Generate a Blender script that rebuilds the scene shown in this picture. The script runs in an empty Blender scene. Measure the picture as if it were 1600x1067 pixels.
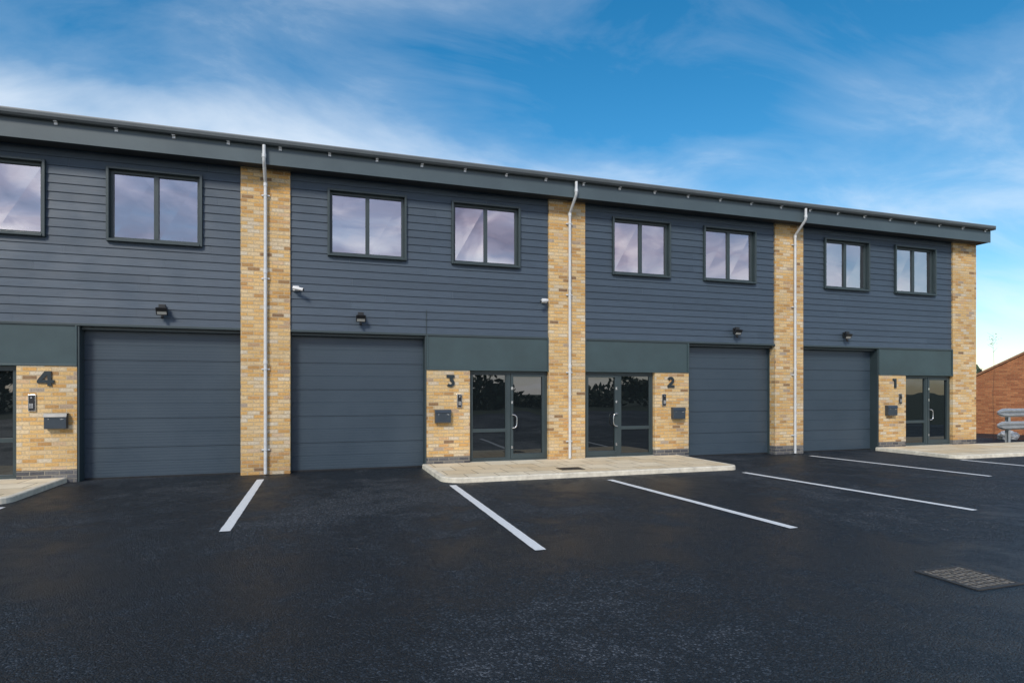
import bpy, math, random
from mathutils import Vector, Matrix
random.seed(7)
S=bpy.context.scene
S.view_settings.view_transform='Standard'; S.view_settings.look='None'; S.view_settings.exposure=0

# ---------------------------------------------------------------- node helpers
def mat(name):
    m=bpy.data.materials.new(name); m.use_nodes=True
    nt=m.node_tree; b=nt.nodes['Principled BSDF']
    return m,nt,b
def N(nt,t,**k):
    n=nt.nodes.new(t)
    for a,v in k.items(): setattr(n,a,v)
    return n
def L(nt,a,b): nt.links.new(a,b)
def ramp(nt,fac,stops,interp='LINEAR'):
    r=N(nt,'ShaderNodeValToRGB'); r.color_ramp.interpolation=interp
    e=r.color_ramp.elements
    while len(e)<len(stops): e.new(0.5)
    for i,(p,c) in enumerate(stops):
        e[i].position=p
        e[i].color=(c,c,c,1) if isinstance(c,(int,float)) else (*c,1)
    if fac is not None: L(nt,fac,r.inputs[0])
    return r
def math_(nt,op,a,b=None,clamp=False):
    n=N(nt,'ShaderNodeMath',operation=op); n.use_clamp=clamp
    for i,v in enumerate((a,b)):
        if v is None: continue
        if isinstance(v,(int,float)): n.inputs[i].default_value=v
        else: L(nt,v,n.inputs[i])
    return n.outputs[0]
def mixc(nt,f,a,b,blend='MIX'):
    n=N(nt,'ShaderNodeMix',data_type='RGBA',blend_type=blend)
    for i,v in ((0,f),(6,a),(7,b)):
        if isinstance(v,(int,float)): n.inputs[i].default_value=v
        elif isinstance(v,tuple): n.inputs[i].default_value=(*v,1)
        else: L(nt,v,n.inputs[i])
    return n.outputs[2]
def noise(nt,vec,scale,detail=4,rough=.5,dist=0):
    n=N(nt,'ShaderNodeTexNoise'); n.inputs['Scale'].default_value=scale
    n.inputs['Detail'].default_value=detail; n.inputs['Roughness'].default_value=rough
    n.inputs['Distortion'].default_value=dist
    if vec is not None: L(nt,vec,n.inputs['Vector'])
    return n.outputs[0]
def pos(nt): return N(nt,'ShaderNodeNewGeometry').outputs['Position']
def bump(nt,b,h,strength,dist):
    n=N(nt,'ShaderNodeBump'); n.inputs['Strength'].default_value=strength; n.inputs['Distance'].default_value=dist
    L(nt,h,n.inputs['Height']); L(nt,n.outputs[0],b.inputs['Normal'])
def mapping(nt,vec,sc=(1,1,1),rot=(0,0,0)):
    n=N(nt,'ShaderNodeMapping'); n.inputs['Scale'].default_value=sc; n.inputs['Rotation'].default_value=rot
    L(nt,vec,n.inputs['Vector']); return n.outputs[0]

def simple(name,col,rough=.5,metal=0,var=.15,vs=6,bmp=0):
    m,nt,b=mat(name); p=pos(nt)
    n=noise(nt,p,vs,4,.6)
    r=ramp(nt,n,[(.3,tuple(c*(1-var) for c in col)),(.7,tuple(min(1,c*(1+var)) for c in col))])
    L(nt,r.outputs[0],b.inputs['Base Color'])
    rr=ramp(nt,n,[(.2,rough*.85),(.8,min(1,rough*1.15))]); L(nt,rr.outputs[0],b.inputs['Roughness'])
    b.inputs['Metallic'].default_value=metal
    if bmp: bump(nt,b,noise(nt,p,vs*20,3),bmp,.003)
    return m

def brick(name,stops,mortar,rowh=.075,bw=.225,foot_dark=True,ux=1.0,uy=1.0):
    m,nt,b=mat(name); p=pos(nt)
    sp=N(nt,'ShaderNodeSeparateXYZ'); L(nt,p,sp.inputs[0])
    u=math_(nt,'ADD',math_(nt,'MULTIPLY',sp.outputs[0],ux),math_(nt,'MULTIPLY',sp.outputs[1],uy))
    cb=N(nt,'ShaderNodeCombineXYZ'); L(nt,u,cb.inputs[0]); L(nt,sp.outputs[2],cb.inputs[1])
    wob=N(nt,'ShaderNodeTexNoise'); wob.inputs['Scale'].default_value=16; wob.inputs['Detail'].default_value=3
    L(nt,cb.outputs[0],wob.inputs['Vector'])
    va=N(nt,'ShaderNodeVectorMath',operation='SCALE'); L(nt,wob.outputs[1],va.inputs[0]); va.inputs['Scale'].default_value=.011
    vb=N(nt,'ShaderNodeVectorMath',operation='ADD'); L(nt,cb.outputs[0],vb.inputs[0]); L(nt,va.outputs[0],vb.inputs[1])
    bt=N(nt,'ShaderNodeTexBrick'); L(nt,vb.outputs[0],bt.inputs['Vector'])
    bt.inputs['Scale'].default_value=1; bt.inputs['Brick Width'].default_value=bw; bt.inputs['Row Height'].default_value=rowh
    bt.inputs['Mortar Size'].default_value=.0075; bt.inputs['Mortar Smooth'].default_value=.3
    bt.inputs['Color1'].default_value=(0,0,0,1); bt.inputs['Color2'].default_value=(1,1,1,1); bt.inputs['Mortar'].default_value=(.5,.5,.5,1)
    r=ramp(nt,bt.outputs[0],stops,'LINEAR')
    n1=noise(nt,p,30,5,.7)
    g=ramp(nt,n1,[(.3,.66),(.5,1.0),(.7,1.22)])
    c=mixc(nt,1.0,r.outputs[0],g.outputs[0],'MULTIPLY')
    n2=noise(nt,p,1.1,3)
    g2=ramp(nt,n2,[(.35,.90),(.65,1.10)])
    c=mixc(nt,1.0,c,g2.outputs[0],'MULTIPLY')
    c=mixc(nt,bt.outputs[1],c,mortar)
    if foot_dark:
        d=ramp(nt,math_(nt,'ADD',sp.outputs[2],math_(nt,'MULTIPLY',n2,.5)),[(.1,.78),(.7,1.0)])  # brick colour gets darker towards the foot of the wall, edge varied by noise
        c=mixc(nt,1.0,c,d.outputs[0],'MULTIPLY')
    L(nt,c,b.inputs['Base Color']); b.inputs['Roughness'].default_value=.88
    h=math_(nt,'ADD',math_(nt,'MULTIPLY',bt.outputs[1],-1.0),math_(nt,'MULTIPLY',n1,.6))
    bump(nt,b,h,.9,.011)
    return m

BRICK=brick('buff_brick',[(0,(.26,.16,.09)),(.04,(.52,.29,.11)),(.14,(.68,.385,.13)),(.34,(.73,.465,.185)),(.56,(.75,.51,.235)),(.74,(.74,.55,.31)),(.88,(.70,.60,.45)),(.95,(.66,.36,.13)),(1,(.42,.35,.28))],(.64,.50,.32))
PLINTH=brick('engineering_brick',[(0,(.08,.08,.09)),(.5,(.13,.13,.14)),(1,(.22,.21,.20))],(.36,.33,.27))
ORANGE=brick('terracotta_brick',[(0,(.32,.11,.05)),(.5,(.44,.165,.07)),(1,(.52,.22,.095))],(.42,.24,.13),foot_dark=False,ux=.53,uy=-.848)

def make_cladding():
    m,nt,b=mat('cladding_boards'); p=pos(nt)
    at=N(nt,'ShaderNodeAttribute'); at.attribute_name='board'
    r=ramp(nt,at.outputs['Fac'],[(0,(.055,.081,.112)),(.5,(.061,.089,.123)),(1,(.068,.098,.134))])
    g=noise(nt,mapping(nt,p,(2.2,2.2,60)),1.6,5,.65,.4)
    gr=ramp(nt,g,[(.3,.78),(.7,1.18)])
    c=mixc(nt,1.0,r.outputs[0],gr.outputs[0],'MULTIPLY')
    L(nt,c,b.inputs['Base Color'])
    rr=ramp(nt,noise(nt,p,1.3,3),[(.3,.44),(.7,.62)]); L(nt,rr.outputs[0],b.inputs['Roughness'])
    bump(nt,b,g,.45,.004)
    return m
CLAD=make_cladding()
TRIM=simple('dark_trim_metal',(.042,.062,.068),.42,0,.12,2)
PANEL=simple('green_grey_panel',(.048,.080,.087),.36,0,.18,1.2)
FASC=simple('fascia_metal',(.075,.106,.120),.42,0,.12,1.0)
GUT=simple('gutter_metal',(.105,.122,.13),.4,.1,.12,3)
SOFF=simple('soffit_board',(.034,.042,.050),.6,0,.1,2)
STEEL=simple('galvanised_steel',(.44,.46,.47),.45,.35,.18,9)
PIPE=simple('downpipe_aluminium',(.72,.73,.73),.4,.1,.08,9)
BRACK=simple('bright_zinc',(.72,.73,.73),.4,.1,.08,9)
BLACK=simple('black_plastic',(.018,.019,.021),.4,0,.2,12)
WHITEP=simple('white_plastic',(.80,.80,.79),.35,0,.05,12)
CHROME=simple('brushed_steel',(.66,.66,.66),.22,.9,.05,12)
LETTER=simple('letter_box_metal',(.045,.060,.076),.33,0,.1,6)
NUMM=simple('number_metal',(.022,.034,.040),.4,0,.1,8)
LENS=simple('lamp_lens',(.45,.45,.42),.15,0,.1,8)
ROOM=simple('room_plaster',(.66,.66,.66),.8,0,.05,2)
DESK=simple('desk_laminate',(.62,.60,.56),.5,0,.1,4)
ROOF=simple('roof_sheet',(.24,.26,.27),.5,.2,.1,2)
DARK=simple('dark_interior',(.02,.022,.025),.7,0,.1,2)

def make_garage():
    m,nt,b=mat('garage_door_steel'); p=pos(nt)
    n=noise(nt,p,.9,4,.6)
    r=ramp(nt,n,[(.3,(.041,.064,.088)),(.7,(.053,.079,.105))])
    L(nt,r.outputs[0],b.inputs['Base Color'])
    rr=ramp(nt,n,[(.3,.34),(.7,.48)]); L(nt,rr.outputs[0],b.inputs['Roughness'])
    sp=N(nt,'ShaderNodeSeparateXYZ'); L(nt,p,sp.inputs[0])
    wv=math_(nt,'SINE',math_(nt,'MULTIPLY',sp.outputs[2],2*math.pi/.0554))
    h=math_(nt,'ADD',math_(nt,'MULTIPLY',wv,.35),math_(nt,'MULTIPLY',noise(nt,p,160,2),.25))
    bump(nt,b,h,.35,.003)
    return m
GAR=make_garage()

def glass(name,gl,tint,trans,rough=.01):
    m=bpy.data.materials.new(name); m.use_nodes=True; nt=m.node_tree; nt.nodes.clear()
    o=N(nt,'ShaderNodeOutputMaterial'); mx=N(nt,'ShaderNodeMixShader')
    gs=N(nt,'ShaderNodeBsdfGlossy'); gs.inputs['Color'].default_value=(*tint,1); gs.inputs['Roughness'].default_value=rough
    if trans: d=N(nt,'ShaderNodeBsdfTransparent'); d.inputs[0].default_value=(*trans,1)
    else: d=N(nt,'ShaderNodeBsdfDiffuse'); d.inputs[0].default_value=(.008,.011,.013,1)
    fr=N(nt,'ShaderNodeFresnel'); fr.inputs[0].default_value=1.5
    f=math_(nt,'ADD',fr.outputs[0],gl,True)
    bn=N(nt,'ShaderNodeBump'); bn.inputs['Strength'].default_value=.25; bn.inputs['Distance'].default_value=.01
    L(nt,noise(nt,pos(nt),1.3,1),bn.inputs['Height']); L(nt,bn.outputs[0],gs.inputs['Normal'])
    L(nt,f,mx.inputs[0]); L(nt,d.outputs[0],mx.inputs[1]); L(nt,gs.outputs[0],mx.inputs[2]); L(nt,mx.outputs[0],o.inputs[0])
    return m
WGLASS=glass('window_glass',.42,(1.0,.96,.99),(.8,.8,.8))
DGLASS=glass('door_glass',.08,(.88,.92,.94),None)

def make_asphalt():
    m,nt,b=mat('asphalt'); p=pos(nt)
    big=noise(nt,p,.20,4,.6,.8)
    mid=noise(nt,p,1.7,8,.78,.5)
    fine=N(nt,'ShaderNodeTexVoronoi'); fine.inputs['Scale'].default_value=75; L(nt,p,fine.inputs['Vector'])
    fn=noise(nt,p,45,4,.78)
    mixv=math_(nt,'ADD',math_(nt,'MULTIPLY',big,.55),math_(nt,'MULTIPLY',mid,.45))
    base=ramp(nt,mixv,[(.42,(.0075,.0095,.0125)),(.485,(.010,.0125,.016)),(.525,(.018,.021,.025)),(.575,(.036,.038,.042))])
    sc=N(nt,'ShaderNodeSeparateColor'); L(nt,fine.outputs['Color'],sc.inputs[0])
    spk=ramp(nt,sc.outputs[0],[(0,.4),(.6,.9),(.82,1.6),(1,5.0)])
    c=mixc(nt,1.0,base.outputs[0],spk.outputs[0],'MULTIPLY')
    L(nt,c,b.inputs['Base Color'])
    rr=ramp(nt,mixv,[(.44,.36),(.50,.50),(.55,.72)]); L(nt,rr.outputs[0],b.inputs['Roughness'])
    b.inputs['Specular Tint'].default_value=(.72,.88,1,1)
    h=math_(nt,'ADD',math_(nt,'MULTIPLY',fine.outputs['Distance'],-1.1),math_(nt,'MULTIPLY',fn,1.5))
    bump(nt,b,h,1.0,.012)
    return m
ASPH=make_asphalt()

def make_paver():
    m,nt,b=mat('concrete_paving'); p=pos(nt)
    bt=N(nt,'ShaderNodeTexBrick'); L(nt,p,bt.inputs['Vector']); bt.inputs['Scale'].default_value=1
    bt.inputs['Brick Width'].default_value=.6; bt.inputs['Row Height'].default_value=.6; bt.inputs['Mortar Size'].default_value=.010
    bt.inputs['Color1'].default_value=(.78,.61,.38,1); bt.inputs['Color2'].default_value=(.90,.78,.57,1); bt.inputs['Mortar'].default_value=(.34,.26,.16,1)
    g=ramp(nt,noise(nt,p,2.5,6,.65),[(.3,.86),(.7,1.1)])
    c=mixc(nt,1.0,bt.outputs[0],g.outputs[0],'MULTIPLY'); L(nt,c,b.inputs['Base Color'])
    b.inputs['Roughness'].default_value=.8
    bump(nt,b,math_(nt,'ADD',math_(nt,'MULTIPLY',bt.outputs[1],-1.0),math_(nt,'MULTIPLY',noise(nt,p,90,3),.3)),.4,.006)
    return m
PAVE=make_paver()
KERB=simple('kerb_concrete',(.78,.71,.57),.8,0,.2,7,.3)

def make_paint():
    m,nt,b=mat('road_paint'); p=pos(nt)
    n=noise(nt,p,22,6,.7); n2=noise(nt,p,60,4,.75)
    c=ramp(nt,n,[(.3,(.70,.70,.68)),(.5,(.86,.86,.84))])
    w=ramp(nt,n2,[(.30,(.12,.12,.12)),(.36,(1,1,1))])
    cc=mixc(nt,1.0,c.outputs[0],w.outputs[0],'MULTIPLY')
    L(nt,cc,b.inputs['Base Color']); b.inputs['Roughness'].default_value=.6
    bump(nt,b,noise(nt,p,110,3),.4,.004)
    return m
PAINT=make_paint()
def make_grass():
    m,nt,b=mat('grass_ground'); p=pos(nt)
    r=ramp(nt,noise(nt,p,2,8,.7),[(.3,(.035,.045,.02)),(.6,(.07,.085,.035)),(.8,(.12,.10,.06))])
    L(nt,r.outputs[0],b.inputs['Base Color']); b.inputs['Roughness'].default_value=.9
    return m
GRASS=make_grass()
def make_leaf(name,a,c):
    m,nt,b=mat(name); p=pos(nt)
    r=ramp(nt,noise(nt,p,.8,3,.7),[(.3,a),(.7,c)])
    L(nt,r.outputs[0],b.inputs['Base Color']); b.inputs['Roughness'].default_value=.7
    return m
LEAF=make_leaf('foliage',(.028,.042,.018),(.085,.105,.045))
LEAFY=make_leaf('sapling_leaf',(.14,.20,.03),(.28,.32,.06))
BARK=simple('bark',(.10,.075,.05),.9,0,.3,20)
SACK=simple('woven_sack',(.72,.72,.72),.8,0,.25,14,.5)
IRON=simple('cast_iron',(.060,.055,.050),.6,.2,.35,18,.4)
IRONT=simple('rusty_tread',(.19,.165,.135),.75,.05,.75,38,.4)

# ---------------------------------------------------------------- mesh builder
import bmesh
class B:
    def __init__(s): s.v=[]; s.f=[]; s.m=[]; s.a=[]
    def add(s,vs,fs,mi=0,a=0.5):
        o=len(s.v); s.v+=[Vector(v) for v in vs]
        for f in fs: s.f.append([i+o for i in f]); s.m.append(mi); s.a.append(a)
    def box(s,x0,x1,y0,y1,z0,z1,mi=0):
        s.add([(x0,y0,z0),(x1,y0,z0),(x1,y1,z0),(x0,y1,z0),(x0,y0,z1),(x1,y0,z1),(x1,y1,z1),(x0,y1,z1)],
              [(0,3,2,1),(4,5,6,7),(0,1,5,4),(1,2,6,5),(2,3,7,6),(3,0,4,7)],mi); return s
    def tube(s,pts,r,n=12,mi=0,caps=True):
        pts=[Vector(p) for p in pts]; o=len(s.v); k=len(pts)
        rs=r if isinstance(r,(list,tuple)) else [r]*k
        up=None
        for i,p in enumerate(pts):
            t=(pts[min(i+1,k-1)]-pts[max(i-1,0)]).normalized()
            if up is None: up=t.orthogonal().normalized()
            up=(up-t*up.dot(t)).normalized(); w=t.cross(up)
            for j in range(n):
                a=2*math.pi*j/n; s.v.append(p+(up*math.cos(a)+w*math.sin(a))*rs[i])
        for i in range(k-1):
            for j in range(n):
                s.f.append([o+i*n+j,o+i*n+(j+1)%n,o+(i+1)*n+(j+1)%n,o+(i+1)*n+j]); s.m.append(mi); s.a.append(.5)
        if caps:
            s.f.append([o+j for j in range(n)][::-1]); s.f.append([o+(k-1)*n+j for j in range(n)]); s.m+=[mi,mi]; s.a+=[.5,.5]
        return s
    def prism(s,pts,axis,a,b,mi=0):
        def P(p,t):
            return {'x':(t,p[0],p[1]),'y':(p[0],t,p[1]),'z':(p[0],p[1],t)}[axis]
        n=len(pts)
        s.add([P(p,a) for p in pts]+[P(p,b) for p in pts],
              [list(range(n))[::-1],list(range(n,2*n))]+[(i,(i+1)%n,n+(i+1)%n,n+i) for i in range(n)],mi); return s
    def build(s,name,mats,parent=None,origin=None,bevel=0,smooth=False,normals=True):
        if origin is None:
            xs=[v.x for v in s.v]; ys=[v.y for v in s.v]; zs=[v.z for v in s.v]
            origin=Vector(((min(xs)+max(xs))/2,(min(ys)+max(ys))/2,min(zs)))
        origin=Vector(origin)
        me=bpy.data.meshes.new(name); me.from_pydata([v-origin for v in s.v],[],s.f)
        for m in (mats if isinstance(mats,list) else [mats]): me.materials.append(m)
        me.polygons.foreach_set('material_index',s.m)
        at=me.attributes.new('board','FLOAT','FACE'); at.data.foreach_set('value',s.a)
        if normals:
            bm=bmesh.new(); bm.from_mesh(me); bmesh.ops.recalc_face_normals(bm,faces=bm.faces); bm.to_mesh(me); bm.free()
        if smooth:
            me.polygons.foreach_set('use_smooth',[True]*len(me.polygons))
            try: me.set_sharp_from_angle(angle=math.radians(40))
            except Exception: pass
        ob=bpy.data.objects.new(name,me); S.collection.objects.link(ob)
        ob['wo']=list(origin)
        if parent: ob.parent=parent; ob.location=origin-Vector(parent['wo'])
        else: ob.location=origin
        if bevel:
            bv=ob.modifiers.new('bevel','BEVEL'); bv.width=bevel; bv.segments=2; bv.limit_method='ANGLE'
        return ob
def empty(name,loc,parent=None):
    e=bpy.data.objects.new(name,None); S.collection.objects.link(e); e['wo']=list(loc); e.empty_display_size=.2
    e.location=Vector(loc)-(Vector(parent['wo']) if parent else Vector((0,0,0))); e.parent=parent
    return e
def tag(o,label,cat,group=None,kind=None):
    o['label']=label; o['category']=cat
    if group: o['group']=group
    if kind: o['kind']=kind
    return o

# ---------------------------------------------------------------- layout numbers (metres)
PC=[-7.37,-.91,5.61,12.01,18.47]; PW=.46
EAVE=6.09; ZC=2.90; ZP=2.12; SLAB=.09; CY=.06
BX0,BX1=-14.0,18.95
bld=empty('commercial_building',(5.6,0,0))
tag(bld,'two storey business terrace in buff brick with blue-grey cladding','building')

for i,c in enumerate(PC):
    x0,x1=c-PW,c+PW
    if i==4: x1=BX1+.02
    if i==0: continue
    b=B()
    if i in (3,4):
        b.box(x0,x1,0,.5,.225,EAVE,0); b.box(x0-.001,x1+.001,-.001,.5,0,.225,1)
    else: b.box(x0,x1,0,.5,0,EAVE,0)
    b.build('brick_pillar',[BRICK,PLINTH],bld)

WINS=[[(-6.21,-4.61),(-3.66,-2.05)],[(.27,1.89),(2.87,4.46)],[(6.79,8.39),(9.35,10.95)],[(13.20,14.80),(15.74,17.33)]]
WZ0,WZ1=4.45,5.84
units=[]
for k in range(4):
    pw=1.0 if k==3 else (.92 if k==0 else .96)
    xl=PC[k]+PW; xr=PC[k+1]-PW
    if k%2==0:
        d0,d1=xl,xl+1.87; p0,p1=d1,d1+pw; g0,g1=p1,xr
    else:
        d1,d0=xr,xr-1.87; p1,p0=d0,d0-pw; g0,g1=xl,p0
    units.append(dict(k=k,xl=xl,xr=xr,d=(d0,d1),p=(p0,p1),g=(g0,g1),mir=(k%2==0)))

def cladding(u):
    rnd=random.Random(u['k']*11+3); b=B(); H=.1595
    z=ZC; wins=WINS[u['k']]
    while z<EAVE-.001:
        zt=z+H
        zs=sorted({z,min(zt,EAVE)}|{w for w in (WZ0,WZ1) if z<w<min(zt,EAVE)})
        cuts=[]; x=u['xl']+rnd.uniform(.6,5.6)
        while x<u['xr']-.4: cuts.append(x); x+=4.2
        segs=[u['xl']]+cuts+[u['xr']]
        tones=[rnd.random() for _ in segs]
        for za,zb in zip(zs,zs[1:]):
            inside=za>=WZ0-1e-6 and zb<=WZ1+1e-6
            for si in range(len(segs)-1):
                parts=[(segs[si]+(.0008 if si else 0),segs[si+1]-(.0008 if si<len(segs)-2 else 0))]
                if inside:
                    for w0,w1 in wins:
                        np=[]
                        for a,c in parts:
                            if c<=w0 or a>=w1: np.append((a,c)); continue
                            if a<w0: np.append((a,w0))
                            if c>w1: np.append((w1,c))
                        parts=np
                yf=lambda q:CY-.004-.018*(1-(q-z)/H)
                for a,c in parts:
                    b.add([(a,yf(za),za),(c,yf(za),za),(c,yf(zb),zb),(a,yf(zb),zb)],[(0,1,2,3)],0,tones[si])
                    if abs(za-z)<1e-6: b.add([(a,CY+.02,za),(c,CY+.02,za),(c,yf(za),za),(a,yf(za),za)],[(0,1,2,3)],0,tones[si]*.6)
        z=zt
    b.build('cladding_wall',[CLAD],bld,normals=False)

def window(x0,x1,idx):
    w=empty('window',((x0+x1)/2,CY,WZ0),bld)
    t=.045
    b=B()
    yo,yi=-.02,.17
    b.box(x0,x0+t,yo,yi,WZ0,WZ1); b.box(x1-t,x1,yo,yi,WZ0,WZ1)
    b.box(x0+t,x1-t,yo,yi,WZ1-t,WZ1); b.box(x0+t,x1-t,yo-.02,yi,WZ0,WZ0+t)
    b.build('surround',TRIM,w,bevel=.004)
    b=B(); f=.055; xm=(x0+x1)/2; a0,a1=x0+t,x1-t; z0,z1=WZ0+t,WZ1-t; y0,y1=.085,.15
    b.box(a0,a0+f,y0,y1,z0,z1); b.box(a1-f,a1,y0,y1,z0,z1)
    b.box(a0+f,a1-f,y0,y1,z1-f,z1); b.box(a0+f,a1-f,y0,y1,z0,z0+f); b.box(xm-.04,xm+.04,y0-.004,y1,z0+f,z1-f)
    b.build('frame',TRIM,w,bevel=.004)
    for q0,q1 in ((a0+f,xm-.04),(xm+.04,a1-f)):
        b=B(); dy=random.uniform(-.009,.009)
        b.add([(q0,.125-dy,z0+f),(q1,.125+dy,z0+f),(q1,.125+dy*.5,z1-f),(q0,.125-dy*.5,z1-f)],[(0,1,2,3)])
        b.build('glass_pane',WGLASS,w,normals=False)

def garage(u):
    g0,g1=u['g']; J=.035
    ex=empty('garage_door',((g0+g1)/2,.3,0),bld)
    b=B()
    if u['mir']: a0,a1=g0+J,g1-.02; b.box(g0,a0,.015,.30,0,2.86); b.box(a1,g1,.2,.30,0,2.86)
    else: a0,a1=g0+.02,g1-J; b.box(a1,g1,.015,.30,0,2.86); b.box(g0,a0,.2,.30,0,2.86)
    b.box(a0,a1,.12,.30,2.80,2.86)
    b.build('frame',TRIM,ex,bevel=.003)
    n=5; z=.03; hh=(2.80-.03)/n; prof=[]
    for i in range(n):
        prof+=[(.27,z+.006),(.27,z+hh*.5-.010),(.274,z+hh*.5-.005),(.274,z+hh*.5+.005),(.27,z+hh*.5+.010),(.27,z+hh-.006),(.288,z+hh-.004),(.288,z+hh+.003)]
        z+=hh
    prof=[(.27,.03)]+prof[:-2]+[(.27,2.80),(.33,2.80),(.33,.03)]
    b=B(); b.prism(prof,'x',a0,a1); b.build('door_panel',GAR,ex,normals=True)
    b=B(); b.box(a0,a1,.26,.33,0,.032); b.build('bottom_seal',BLACK,ex)

def entrance(u):
    d0,d1=u['d']; ex=empty('entrance_door',((d0+d1)/2,.1,SLAB),bld)
    y0,y1=.10,.17; t=.06; z0=SLAB; z1=ZP
    xm=(d0+d1)/2
    b=B(); b.box(d0,d0+t,y0,y1,z0,z1); b.box(d1-t,d1,y0,y1,z0,z1); b.box(d0+t,d1-t,y0,y1,z1-t,z1); b.box(d0+t,d1-t,y0,y1,z0,z0+.04)
    b.box(xm-.04,xm+.04,y0,y1,z0+.04,z1-t)
    b.build('frame',TRIM,ex,bevel=.003)
    left=(d0+t,xm-.04); right=(xm+.04,d1-t)
    side,leaf=(right,left) if u['mir'] else (left,right)
    zm=.78
    b=B(); q0,q1=side; s=.035; a,c=z0+.04,z1-t
    b.box(q0,q0+s,y0+.01,y1,a,c); b.box(q1-s,q1,y0+.01,y1,a,c); b.box(q0+s,q1-s,y0+.01,y1,c-s,c); b.box(q0+s,q1-s,y0+.01,y1,a,a+s); b.box(q0+s,q1-s,y0+.012,y1,zm-.04,zm+.04)
    b.build('side_light',TRIM,ex,bevel=.003)
    b=B(); b.box(q0+s,q1-s,y0+.04,y0+.05,a+s,zm-.04); b.build('glass_pane',DGLASS,ex)
    b=B(); b.box(q0+s,q1-s,y0+.04,y0+.05,zm+.04,c-s); b.build('glass_pane',DGLASS,ex)
    q0,q1=leaf; s=.065
    b=B(); b.box(q0+.004,q0+s,y0-.012,y1,a,c); b.box(q1-s,q1-.004,y0-.012,y1,a,c); b.box(q0+s,q1-s,y0-.012,y1,c-s,c); b.box(q0+s,q1-s,y0-.012,y1,a,a+.11)
    b.build('door_leaf',TRIM,ex,bevel=.003)
    b=B(); b.box(q0+s,q1-s,y0+.035,y0+.045,a+.11,c-s); b.build('glass_pane',DGLASS,ex)
    hx=q1-s/2 if u['mir'] else q0+s/2
    dx=-.10 if u['mir'] else .10
    pts=[(hx,y0-.01,1.13),(hx,y0-.06,1.13),(hx+dx*.5,y0-.065,1.125),(hx+dx*.9,y0-.065,1.09),(hx+dx,y0-.065,1.04),(hx+dx,y0-.065,.92),(hx+dx*.9,y0-.065,.87),(hx+dx*.5,y0-.065,.835),(hx,y0-.06,.83),(hx,y0-.01,.83)]
    b=B().tube(pts,.013,10); b.build('handle',CHROME,ex,smooth=True)
    for zz in (1.38,1.70,.36):
        b=B(); b.box(hx-.02,hx+.02,y0-.018,y0-.0125,zz,zz+.06); b.build('lock_plate',CHROME,ex)

for u in units:
    cladding(u)
    for i,w in enumerate(WINS[u['k']]): window(*w,i)
    garage(u); entrance(u)
    p0,p1=u['p']; b=B(); b.box(p0,p1,0,.4,.24,ZP,0); b.box(p0-.001,p1+.001,-.001,.4,0,.24,1)
    b.build('brick_pier',[BRICK,PLINTH],bld)
    a=min(u['d'][0],p0); c=max(u['d'][1],p1)
    b=B(); b.box(a,c,.02,.2,ZP,2.86); b.box(a,c,-.012,.02,ZP-.002,ZP+.03); b.box(a,a+.03,-.004,.02,ZP+.03,2.86); b.box(c-.03,c,-.004,.02,ZP+.03,2.86)
    b.build('spandrel_panel',PANEL,bld,bevel=.003)
    b=B(); b.box(u['xl'],u['xr'],-.004,.3,2.86,ZC+.004); b.build('drip_flashing',TRIM,bld,bevel=.003)
    if u['k']==1:
        xx=u['g'][1]; b=B(); b.box(xx-.006,xx+.006,.028,.06,ZC+.004,3.42); b.build('joint_trim',TRIM,bld)

for u in units:
    b=B(); x0,x1=u['xl']-.2,u['xr']+.2
    zf,zc,yb=3.6,5.95,7
    b.add([(x0,.17,zf),(x1,.17,zf),(x1,yb,zf),(x0,yb,zf),(x0,.17,zc),(x1,.17,zc),(x1,yb,zc),(x0,yb,zc)],[(0,1,2,3),(4,7,6,5),(3,2,6,7),(0,3,7,4),(1,5,6,2)])
    b.build('upper_room',ROOM,bld,normals=False)
    for j in range(2):
        for i in range(2):
            cx=u['xl']+1.4+i*2.6; cy=1.2+j*1.6
            b=B(); b.box(cx-.3,cx+.3,cy-.3,cy+.3,5.90,5.945); b.build('ceiling_light',WHITEP,bld)
# office screens seen just above the sills
for wx0,wx1 in (WINS[0][0],WINS[0][1],WINS[1][0]):
    cx=wx0+.45*(wx1-wx0)
    b=B(); b.box(cx-.55,cx+.55,.45,1.15,4.30,4.34); b.box(cx-.5,cx-.46,.5,1.1,3.6,4.30); b.box(cx+.46,cx+.5,.5,1.1,3.6,4.30); b.build('desk',DESK,bld)
    b=B(); b.box(cx-.1,cx+.42,.8,.83,4.44,4.76); b.box(cx+.13,cx+.19,.83,.86,4.34,4.5); b.build('desk_screen',BLACK,bld)
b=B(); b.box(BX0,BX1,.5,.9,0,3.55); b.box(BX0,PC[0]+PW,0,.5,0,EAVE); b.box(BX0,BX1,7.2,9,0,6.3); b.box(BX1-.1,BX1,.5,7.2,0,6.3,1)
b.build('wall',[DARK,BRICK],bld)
XE=19.06
b=B(); b.box(BX0,XE-.03,-.33,.08,EAVE,EAVE+.02); b.build('soffit',SOFF,bld)
b=B(); b.box(BX0,XE,-.352,-.33,EAVE-.03,EAVE+.345); b.box(XE-.03,XE,-.33,1.0,EAVE-.02,EAVE+.40)
b.build('fascia',FASC,bld,bevel=.003)
b=B()
b.prism([(-.352,6.50),(-.352,6.435),(-.37,6.42),(-.45,6.42),(-.475,6.45),(-.48,6.50),(-.492,6.505),(-.492,6.49),(-.485,6.445),(-.455,6.41),(-.365,6.41),(-.344,6.43),(-.344,6.50)][::-1],'x',BX0,XE+.02)
b.box(XE+.02,XE+.024,-.485,-.345,6.41,6.50)
b.build('gutter',GUT,bld)
x=-8.02
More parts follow.
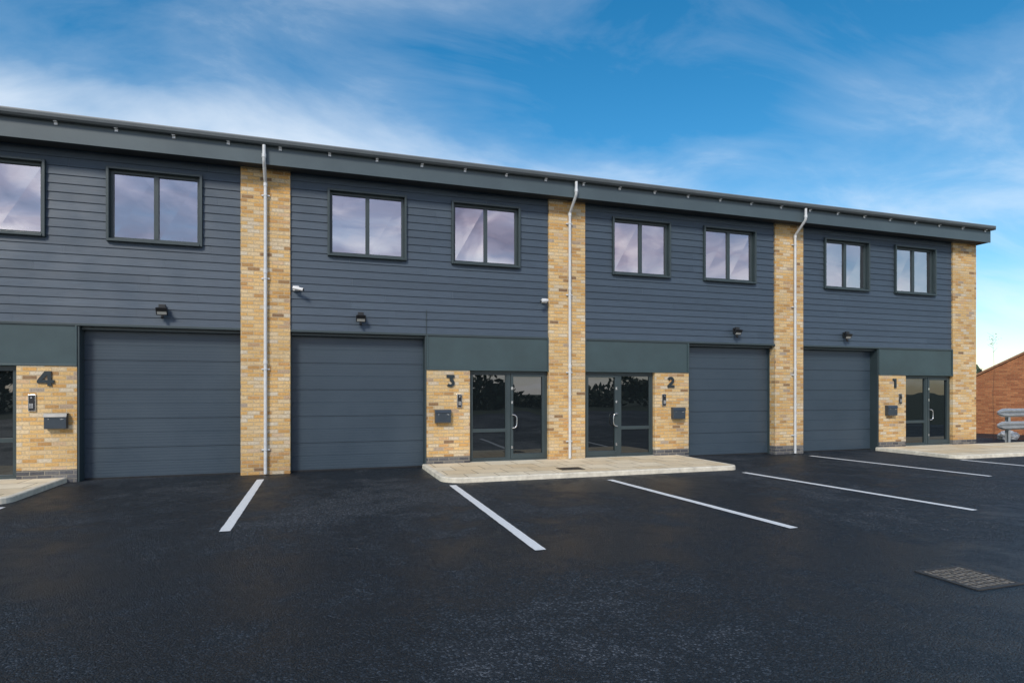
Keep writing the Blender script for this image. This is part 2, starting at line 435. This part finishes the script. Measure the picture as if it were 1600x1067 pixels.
while x<19:
    if all(abs(x-c)>.1 for c in PC) and x>-5.6:
        b=B(); b.box(x-.026,x+.026,-.42,-.353,6.392,6.408); b.box(x-.026,x+.026,-.376,-.353,6.350,6.392); b.build('gutter_bracket',BRACK,bld)
    x+=.925
b=B(); b.add([(BX0,-.47,6.512),(XE+.05,-.47,6.512),(XE+.05,9.2,7.5),(BX0,9.2,7.5),(BX0,-.47,6.530),(XE+.05,-.47,6.530),(XE+.05,9.2,7.53),(BX0,9.2,7.53)],
 [(0,3,2,1),(4,5,6,7),(0,1,5,4),(1,2,6,5),(2,3,7,6),(3,0,4,7)]); b.build('roof',ROOF,bld)
for c in (PC[1],PC[2]+.04,PC[3]+.13):
    b=B()
    b.tube([(c,-.43,6.40),(c,-.43,6.18),(c,-.425,6.13),(c,-.40,6.08),(c,-.10,5.83),(c,-.07,5.79),(c,-.065,5.74),(c,-.065,SLAB+.02 if c>0 and c<7 else .02)],.033,14)
    for z in (6.16,5.72,4.0,2.2): b.tube([(c,-.065 if z<6 else -.43,z),(c,-.065 if z<6 else -.43,z+.07)],.041,14)
    for z in (5.55,3.9,2.1,.5):
        b.box(c-.075,c+.075,-.04,-.0015,z-.014,z+.014); b.tube([(c,-.065,z-.014),(c,-.065,z+.014)],.040,14)
    b.build('downpipe',PIPE,bld,smooth=True)

# ---------------------------------------------------------------- wall-mounted things
def letter_box(cx):
    o=empty('letter_box',(cx,0,.98))
    tag(o,'dark grey metal letter box fixed to the buff brick pier','letter box','letter boxes beside the entrances')
    w=.17; b=B(); b.prism([(-.115,.985),(-.002,.985),(-.002,1.25),(-.09,1.25),(-.115,1.21)],'x',cx-w,cx+w); b.build('body',LETTER,o,bevel=.006)
    b=B(); b.prism([(-.128,1.195),(-.118,1.19),(-.094,1.253),(-.002,1.253),(-.002,1.263),(-.10,1.263)],'x',cx-w-.008,cx+w+.008); b.build('lid',LETTER,o,bevel=.002)
    b=B(); b.tube([(cx-.1,-.112,1.16),(cx-.1,-.122,1.16)],.010,12); b.build('lock',CHROME,o)
    b=B(); b.box(cx+.08,cx+.13,-.1175,-.1155,1.15,1.165); b.build('name_plate',CHROME,o)
def intercom(cx):
    o=empty('intercom',(cx,0,1.30))
    tag(o,'black door entry intercom in a brushed steel surround on brick','intercom','intercoms beside the entrances')
    b=B(); b.box(cx-.058,cx+.058,-.03,-.002,1.30,1.60); b.build('backplate',CHROME,o,bevel=.004)
    b=B(); b.box(cx-.042,cx+.042,-.05,-.031,1.315,1.585); b.build('face_panel',BLACK,o,bevel=.004)
    b=B(); b.tube([(cx,-.05,1.545),(cx,-.056,1.545)],.014,14); b.build('camera_lens',CHROME,o)
    b=B()
    for r in range(4):
        for c in range(3): b.box(cx-.026+c*.02,cx-.014+c*.02,-.054,-.051,1.36+r*.022,1.372+r*.022)
    b.build('keypad',WHITEP,o)
def stroke(b,pts,w,y0,y1,T):
    P=[Vector(p) for p in pts]; n=len(P); Lf=[];R=[]
    for i in range(n):
        d0=(P[i]-P[i-1]).normalized() if i else None; d1=(P[i+1]-P[i]).normalized() if i<n-1 else None
        if d0 is None: d0=d1
        if d1 is None: d1=d0
        t=(d0+d1).normalized(); nn=Vector((-t.y,t.x)); k=min(1.6,1/max(.5,nn.dot(Vector((-d0.y,d0.x)))))
        Lf.append(P[i]+nn*w/2*k); R.append(P[i]-nn*w/2*k)
    for i in range(n-1):
        q=[Lf[i],Lf[i+1],R[i+1],R[i]]
        q=[T(v) for v in q]
        b.add([(v[0],y0,v[1]) for v in q]+[(v[0],y1,v[1]) for v in q],[(0,1,2,3),(7,6,5,4),(0,4,5,1),(2,6,7,3)]+([(3,7,4,0)] if i==0 else [])+([(1,5,6,2)] if i==n-2 else []))
def number(ch,cx):
    b=B(); H=.265; ctr={'1':.25,'2':.38,'3':.38,'4':.47}[ch]
    T=lambda v:(cx+(v[0]-ctr)*H,1.755+v[1]*H)
    ya,yb=-.03,-.002
    if ch=='1': b.prism([T(p) for p in [(0,.80),(0,1),(.47,1),(.47,0),(.21,0),(.21,.80)]],'y',ya,yb)
    if ch=='2':
        a=[(.36+.24*math.cos(math.radians(t)),.66+.23*math.sin(math.radians(t))) for t in range(160,-50,-15)]
        stroke(b,a+[(.14,.14)],.22,ya,yb,T); stroke(b,[(.03,.11),(.74,.11)],.22,ya-.001,yb,T)
    if ch=='3':
        stroke(b,[(.05,.89),(.70,.89)],.22,ya,yb,T); stroke(b,[(.58,.86),(.36,.56)],.2,ya-.001,yb,T)
        a=[(.36+.25*math.cos(math.radians(t)),.34+.235*math.sin(math.radians(t))) for t in range(95,-155,-15)]
        stroke(b,a,.22,ya-.002,yb,T)
    if ch=='4':
        # closed numeral: full-height stem on the right, slanted arm, cross bar, triangular counter
        for poly in ([(.44,1),(.60,1),(.60,.74),(.30,.41),(0,.37)],[(.60,1),(.82,1),(.82,.41),(.60,.41)],[(0,.37),(.30,.41),(.60,.41),(.60,.20),(0,.20)],[(.60,.41),(.82,.41),(.82,0),(.60,0)],[(.82,.41),(.98,.41),(.98,.20),(.82,.20)]):
            b.prism([T(p) for p in poly],'y',ya,yb)
    o=b.build('unit_number',NUMM)
    words={'1':'one','2':'two','3':'three','4':'four'}
    tag(o,'bold dark raised number '+words[ch]+' fixed on the buff brick pier','number sign','unit numbers on the brick piers')
for u,ch in zip(units,'4321'):
    p0,p1=u['p']
    off=lambda d:(p0+d) if u['mir'] else (p1-d)
    intercom(off(.24)); number(ch,off(.44)); letter_box(off(.62))

def flood(cx):
    z=3.2; y=CY-.03
    o=empty('floodlight',(cx,y,z)); tag(o,'black wall floodlight with motion sensor on dark cladding','outdoor lamp','floodlights above the garage doors')
    b=B(); b.box(cx-.05,cx+.05,y-.03,y,z-.05,z+.09); b.tube([(cx,y-.03,z+.03),(cx,y-.10,z+.05)],.02,10); b.box(cx-.06,cx+.06,y-.13,y-.08,z+.03,z+.10); b.build('bracket',BLACK,o,bevel=.006)
    b=B(); c,s=math.cos(.6),math.sin(.6)
    def R(px,py,pz): return (cx+px,y-.13+py*c-pz*s,z-.02+py*s+pz*c)
    vs=[R(*v) for v in [(-.10,-.04,-.08),(.10,-.04,-.08),(.07,.04,-.05),(-.07,.04,-.05),(-.10,-.04,.08),(.10,-.04,.08),(.07,.04,.05),(-.07,.04,.05)]]
    b.add(vs,[(0,3,2,1),(4,5,6,7),(0,1,5,4),(1,2,6,5),(2,3,7,6),(3,0,4,7)]); b.build('lamp_head',BLACK,o,bevel=.006)
    b=B(); b.add([R(*v) for v in [(-.08,-.043,-.06),(.08,-.043,-.06),(.08,-.043,.0),(-.08,-.043,.0)]],[(0,1,2,3)]); b.build('lamp_glass',LENS,o)
    b=B(); b.tube([(cx,y-.09,z-.13),(cx,y-.13,z-.16)],[.03,.022],12); b.tube([(cx,y-.05,z-.05),(cx,y-.09,z-.12)],.012,8); b.build('motion_sensor',BLACK,o,smooth=True)
for x in (-2.72,.93,10.29,13.9): flood(x)
def cctv(cx,dirx):
    z=3.74; y=CY-.03
    o=empty('security_camera',(cx,y,z)); tag(o,'small white bullet security camera on dark cladding','security camera','security cameras on the cladding')
    b=B(); b.box(cx-.06,cx+.06,y-.05,y,z-.05,z+.05); b.build('junction_box',WHITEP,o,bevel=.01)
    b=B(); b.tube([(cx,y-.05,z),(cx+dirx*.02,y-.10,z-.01)],.016,10); b.tube([(cx-dirx*.05,y-.11,z+.0),(cx+dirx*.14,y-.19,z-.045)],.034,16); b.build('camera_body',WHITEP,o,smooth=True)
    b=B(); b.tube([(cx+dirx*.14,y-.19,z-.045),(cx+dirx*.148,y-.193,z-.047)],.027,16); b.build('lens',BLACK,o)
cctv(-.34,1); cctv(5.04,-1)

# ---------------------------------------------------------------- ground
b=B(); b.add([(-400,-400,-.004),(400,-400,-.004),(400,600,-.004),(-400,600,-.004)],[(0,1,2,3)]); g=b.build('ground',GRASS,origin=(0,0,0),normals=False); tag(g,'rough grassy ground beyond the yard','ground',kind='structure')
b=B(); b.add([(-40,-32,0),(30,-32,0),(30,4,0),(-40,4,0)],[(0,1,2,3)]); g=b.build('road',ASPH,origin=(0,0,0),normals=False); tag(g,'dark new asphalt parking yard with damp patches','asphalt',kind='structure')
CY0=-13.03
def pavement(x0,x1,rl,rr,lab):
    yf=10.72+CY0
    def loop(o):
        pts=[(x0+o,0)]
        if rl:
            for q in range(9): a=math.pi+math.pi/2*q/8; pts.append((x0+rl+(rl-o)*math.cos(a),yf+rl+(rl-o)*math.sin(a)))
        else: pts.append((x0+o,yf+o))
        if rr:
            for q in range(9): a=-math.pi/2+math.pi/2*q/8; pts.append((x1-rr+(rr-o)*math.cos(a),yf+rr+(rr-o)*math.sin(a)))
        else: pts.append((x1-o,yf+o))
        pts.append((x1-o,0)); return pts
    out,inn=loop(0),loop(.10); n=len(out)
    b=B(); b.add([(p[0],p[1],SLAB) for p in inn]+[(p[0],p[1],-.02) for p in inn],[tuple(range(n))]+[(i,(i+1)%n,n+(i+1)%n,n+i) for i in range(n)],0)
    def lr(t,z): return [(p[0]+(q[0]-p[0])*t,p[1]+(q[1]-p[1])*t,z) for p,q in zip(out,inn)]
    b2=B(); vs=lr(0,-.02)+lr(.06,SLAB-.012)+lr(.22,SLAB+.002)+lr(.95,SLAB+.002)+lr(.95,-.01)
    b2.add(vs,[(k*n+i,k*n+i+1,(k+1)*n+i+1,(k+1)*n+i) for k in range(4) for i in range(n-1)])
    p=b.build('pavement',PAVE,origin=((x0+x1)/2,-1,0)); tag(p,lab,'pavement',kind='structure')
    b2.build('kerb',KERB,p)
pavement(-10.8,-4.27,0,.3,'pale paved slab with kerb before entrance four')
pavement(2.22,8.58,.4,.2,'pale paved slab with rounded kerb between entrances three and two')
pavement(15.0,24.0,.3,0,'pale paved slab with kerb beyond entrance one')
for u in units:
    d0,d1=u['d']; b=B(); b.box(d0,d1,.0,.4,0,SLAB); s=b.build('threshold',KERB,bld)
def line(x0,y0,x1,y1):
    a=Vector((x0,y0+CY0)); c=Vector((x1,y1+CY0)); t=(c-a).normalized(); n=Vector((-t.y,t.x))*.062
    b=B(); k=60; vs=[]
    for i in range(k+1):
        p=a.lerp(c,i/k); e=random.uniform(-.05,.05); e2=random.uniform(-.05,.05)
        vs+=[(p.x+n.x*(1+e),p.y+n.y,.004),(p.x-n.x*(1-e2),p.y-n.y,.004)]
    b.add(vs,[(2*i,2*i+1,2*i+3,2*i+2) for i in range(k)])
    o=b.build('parking_line',PAINT)
    tag(o,'white painted parking bay line on dark asphalt','road marking','parking bay lines',kind='structure')
for l in [(-4.25,10.5,-4.3,6.0),(-.95,12.32,-1.0,7.87),(2.33,10.51,2.25,5.92),(5.28,10.25,5.53,5.92),(8.36,10.32,8.76,6.03),(12.17,12.48,12.57,8.36),(14.93,10.62,15.35,6.2)]: line(*l)

def cover(x0,x1,y0,y1,z,name,lab,cat,m1,m2,n=7):
    b=B(); f=.04; b.box(x0,x1,y0,y0+f,z,z+.008); b.box(x0,x1,y1-f,y1,z,z+.008); b.box(x0,x0+f,y0+f,y1-f,z,z+.008); b.box(x1-f,x1,y0+f,y1-f,z,z+.008); b.box(x0+f,x1-f,y0+f,y1-f,z,z+.002)
    o=b.build(name,m1)
    s=(x1-x0-2*f)/n; sy=(y1-y0-2*f)/n; b=B()
    for i in range(n):
        for j in range(n):
            cx=x0+f+s*(i+.5); cy=y0+f+sy*(j+.5); h=.006
            if (i+j)%2: b.box(cx-s*.44,cx+s*.44,cy-sy*.24,cy+sy*.24,z+.0025,z+.002+h)
            else: b.box(cx-s*.24,cx+s*.24,cy-sy*.44,cy+sy*.44,z+.0025,z+.002+h)
    b.build('tread_plate',m2,o)
    tag(o,lab,cat)
cover(5.24,5.81,3.58+CY0,4.15+CY0,.001,'manhole_cover','worn rusty manhole cover in an iron frame set in asphalt','manhole cover',IRON,IRONT,7)
cover(4.7,5.2,11.15+CY0,11.5+CY0,SLAB+.001,'drain_cover','small dark drain cover set in the paving','drain cover',BLACK,IRON)

# ---------------------------------------------------------------- background at the open end
th=math.radians(18.1); cs,sn=math.cos(th),math.sin(th)
def W(r,z): return (r*cs+z*sn, -r*sn+z*cs+CY0)
hx,hy=W(20.7,22.3)
h=empty('brick_outbuilding',(hx,hy,0)); tag(h,'low terracotta brick outbuilding with a pitched gable','building')
def local(b,name,m):
    o=b.build(name,m,origin=(0,0,0)); o.parent=h; o.location=(0,0,0); return o
b=B(); b.prism([(-4.2,0),(4.2,0),(4.2,1.5),(0,3.9),(-4.2,1.5)],'y',0,7); local(b,'wall',ORANGE)
b=B(); b.prism([(-4.4,1.41),(0,3.92),(4.4,1.41),(4.4,1.50),(0,4.01),(-4.4,1.50)],'y',-.06,7.1); local(b,'roof',simple('clay_tile',(.32,.16,.09),.8,0,.3,8))
h.rotation_euler=(0,0,-math.radians(58))
gx,gy=20.85,.55
o=empty('crash_barrier',(gx,gy,0)); tag(o,'galvanised steel double rail crash barrier on posts','crash barrier')
prof=[(0,.0),(-.01,.025),(-.085,.06),(-.085,.09),(-.01,.13),(0,.155),(-.01,.18),(-.085,.22),(-.085,.25),(-.01,.285),(0,.31)]
def rail(z):
    b=B(); n=len(prof); xs=[gx-.25,gx-.12,gx,gx+9]; sc=[.25,.7,1,1]
    vs=[(x,gy-.06+p[0]*(.5 if k<.5 else 1),z+.14+(p[1]-.155)*k*.85) for x,k in zip(xs,sc) for p in prof]
    m=len(vs); vs+=[(v[0],v[1]+.006,v[2]) for v in vs]
    fs=[]
    for r in range(3): fs+=[(r*n+i,r*n+i+1,(r+1)*n+i+1,(r+1)*n+i) for i in range(n-1)]
    fs+=[tuple(m+i for i in reversed(f)) for f in fs]
    b.add(vs,fs); b.build('rail',STEEL,o,normals=False)
rail(.84); rail(.43)
for i in range(5):
    x=gx+.35+i*2; b=B(); b.box(x-.05,x+.05,gy-.05,gy-.042,0,1.12); b.box(x-.004,x+.004,gy-.042,gy+.05,0,1.12); b.box(x-.05,x+.05,gy+.05,gy+.058,0,1.12); b.build('post',STEEL,o)
def sack(x,y,s,lab):
    me=bpy.data.meshes.new('rubble_sack'); bm=bmesh.new(); bmesh.ops.create_icosphere(bm,subdivisions=4,radius=1)
    from mathutils import noise as mn
    for v in bm.verts:
        n=mn.noise(v.co*2.2+Vector((x,0,0)))*.3+mn.noise(v.co*5)*.14
        v.co*=1+n; v.co=Vector((v.co.x*.42*s,v.co.y*.3*s,max(v.co.z,-.8)*.2*s+.16*s))
    bm.to_mesh(me); bm.free(); me.materials.append(SACK)
    for p in me.polygons: p.use_smooth=True
    q=bpy.data.objects.new('rubble_sack',me); q.location=(x,y,0); S.collection.objects.link(q)
    tag(q,lab,'sack')
sx,sy=W(17.1,20.9); sack(sx,sy,.85,'white woven rubble sack slumped behind the barrier')

def leaves(b,c,rad,n,size,mi=0,rnd=random):
    for _ in range(n):
        while True:
            d=Vector((rnd.uniform(-1,1),rnd.uniform(-1,1),rnd.uniform(-1,1)))
            if d.length<1: break
        p=Vector(c)+Vector((d.x*rad[0],d.y*rad[1],d.z*rad[2]))
        a=Vector((rnd.uniform(-1,1),rnd.uniform(-1,1),rnd.uniform(-1,1))).normalized(); e=a.orthogonal().normalized()
        s=size*rnd.uniform(.6,1.3)
        b.add([p-a*s,p+e*s*.6,p+a*s,p-e*s*.6],[(0,1,2,3)],mi)
tx,ty=W(16.35,20.6)
t=empty('sapling_tree',(tx,ty,0)); tag(t,'thin young sapling with sparse yellow-green leaves','tree')
b=B(); pts=[(tx+.03*math.sin(i*1.3),ty,i*.4) for i in range(10)]; b.tube(pts,[.008-.0006*i for i in range(10)],6)
for i in range(5): 
    a=i*2.1; z=3.0+i*.13; b.tube([(tx,ty,z),(tx+.18*math.cos(a),ty+.18*math.sin(a),z+.15)],[.004,.002],5)
b.build('trunk',BARK,t)
b=B(); leaves(b,(tx,ty,3.45),(.22,.22,.25),26,.03); b.build('crown',LEAFY,t,normals=False)
def wood(name,x0,y0,x1,y1,hh,n,size,lab,low=.25,hmin=.6):
    rnd=random.Random(5); b=B()
    Ln=math.hypot(x1-x0,y1-y0); k=int(Ln/4)
    for i in range(k+1):
        f=i/k; cx=x0+(x1-x0)*f+rnd.uniform(-1,1); cy=y0+(y1-y0)*f+rnd.uniform(-2,2); H=hh*rnd.uniform(hmin,1.1)
        for j in range(5):
            leaves(b,(cx+rnd.uniform(-2,2),cy+rnd.uniform(-1.5,1.5),H*rnd.uniform(low,.75)),(2.2,1.8,H*.28),n//5,size,0,rnd)
        b.tube([(cx,cy,0),(cx+.3,cy,H*.6)],[.2,.08],6,1)
    o=b.build(name,[LEAF,BARK],normals=False); tag(o,lab,'woodland',kind='stuff')
wood('distant_wood',60,70,110,20,6.5,260,.55,'distant dark belt of trees on the skyline')
wood('wood_belt',-45,-46,60,-46,4.6,420,.4,'belt of trees across the yard from the units',.05,.3)

# ---------------------------------------------------------------- camera
cd=bpy.data.cameras.new('camera'); cam=bpy.data.objects.new('camera',cd); S.collection.objects.link(cam)
cam.location=(0,CY0,1.65); cam.rotation_euler=(math.radians(90),0,-th)
cd.lens=36*948/1600; cd.sensor_width=36; cd.shift_y=78.5/1600; cd.clip_end=2000; cd.clip_start=.05
S.camera=cam

# ---------------------------------------------------------------- light
sd=bpy.data.lights.new('sun','SUN'); sd.energy=2.4; sd.angle=math.radians(13); sd.color=(1,.93,.82)
so=bpy.data.objects.new('sun',sd); S.collection.objects.link(so)
EL=math.radians(38); AZ=math.radians(212)
dirv=Vector((math.sin(AZ)*math.cos(EL),math.cos(AZ)*math.cos(EL),math.sin(EL)))
so.rotation_euler=dirv.to_track_quat('Z','Y').to_euler(); so.location=dirv*50

w=bpy.data.worlds.new('World'); S.world=w; w.use_nodes=True; nt=w.node_tree
bg=nt.nodes['Background']
sky=N(nt,'ShaderNodeTexSky',sky_type='NISHITA'); sky.sun_disc=False; sky.sun_elevation=EL; sky.sun_rotation=AZ; sky.dust_density=.3; sky.ozone_density=1.8
hs=N(nt,'ShaderNodeHueSaturation'); hs.inputs['Saturation'].default_value=1.42; hs.inputs['Hue'].default_value=.490; hs.inputs['Value'].default_value=1.34; L(nt,sky.outputs[0],hs.inputs['Color'])
tc=N(nt,'ShaderNodeTexCoord'); d=tc.outputs['Generated']
sp=N(nt,'ShaderNodeSeparateXYZ'); L(nt,d,sp.inputs[0])
dz=math_(nt,'ADD',math_(nt,'MAXIMUM',sp.outputs[2],0.0),.22)
cb=N(nt,'ShaderNodeCombineXYZ'); L(nt,math_(nt,'DIVIDE',sp.outputs[0],dz),cb.inputs[0]); L(nt,math_(nt,'DIVIDE',sp.outputs[1],dz),cb.inputs[1])
mp=mapping(nt,cb.outputs[0],(1.0,1.8,1),(0,0,math.radians(-25)))
n1=noise(nt,mp,1.9,8,.60,.5)
n2=noise(nt,cb.outputs[0],1.3,4,.5,.3)
def lobe(v,a,c):
    dp=N(nt,'ShaderNodeVectorMath',operation='DOT_PRODUCT'); L(nt,d,dp.inputs[0]); dp.inputs[1].default_value=v
    mr=N(nt,'ShaderNodeMapRange',interpolation_type='SMOOTHSTEP'); L(nt,dp.outputs['Value'],mr.inputs[0]); mr.inputs[1].default_value=a; mr.inputs[2].default_value=c
    return mr.outputs[0]
def zband(a,c):
    mr=N(nt,'ShaderNodeMapRange',interpolation_type='SMOOTHSTEP'); L(nt,sp.outputs[2],mr.inputs[0]); mr.inputs[1].default_value=a; mr.inputs[2].default_value=c; mr.inputs[3].default_value=1; mr.inputs[4].default_value=0
    return mr.outputs[0]
dens=math_(nt,'ADD',math_(nt,'MULTIPLY',n1,.52),math_(nt,'MULTIPLY',n2,.48))
dens=math_(nt,'ADD',dens,math_(nt,'MULTIPLY',math_(nt,'MULTIPLY',lobe((-.30,.90,.30),.80,1.0),zband(.33,.45)),.27))
dens=math_(nt,'ADD',dens,math_(nt,'MULTIPLY',math_(nt,'MULTIPLY',lobe((.30,.92,.26),.86,1.0),zband(.28,.42)),.16))
dens=math_(nt,'ADD',dens,math_(nt,'MULTIPLY',lobe((.84,.50,.22),.94,1.0),.05))
dens=math_(nt,'ADD',dens,math_(nt,'MULTIPLY',lobe((.0,-1.,.25),.5,1.0),.14))
dens=math_(nt,'SUBTRACT',dens,math_(nt,'MULTIPLY',lobe((.575,.726,.378),.90,1.0),.06))
dens=math_(nt,'SUBTRACT',dens,math_(nt,'MULTIPLY',lobe((-.24,.83,.50),.95,1.0),.06))
cr=ramp(nt,dens,[(.38,0.0),(.50,.12),(.64,.40),(.84,.82)])
bn=noise(nt,mapping(nt,d,(1,1,1.8)),6.0,5,.55,.6)
bf=math_(nt,'ADD',bn,math_(nt,'MULTIPLY',math_(nt,'SUBTRACT',.245,sp.outputs[2]),1.3))
bc=ramp(nt,bf,[(.36,(3.6,3.5,4.9)),(.48,(6.4,6.0,7.6)),(.58,(11,10.4,11.4)),(.68,(15,14.5,14.6))])
cc=mixc(nt,lobe((0,-1,.3),.0,.7),(8.4,9.0,9.6),bc.outputs[0])
cfac=math_(nt,'ADD',cr.outputs[0],math_(nt,'MULTIPLY',lobe((.0,-1.,.25),.5,1.0),.35),True)
col=mixc(nt,cfac,hs.outputs[0],cc)
L(nt,col,bg.inputs[0]); bg.inputs[1].default_value=.115
for o in bpy.data.objects:
    if 'wo' in o: del o['wo']
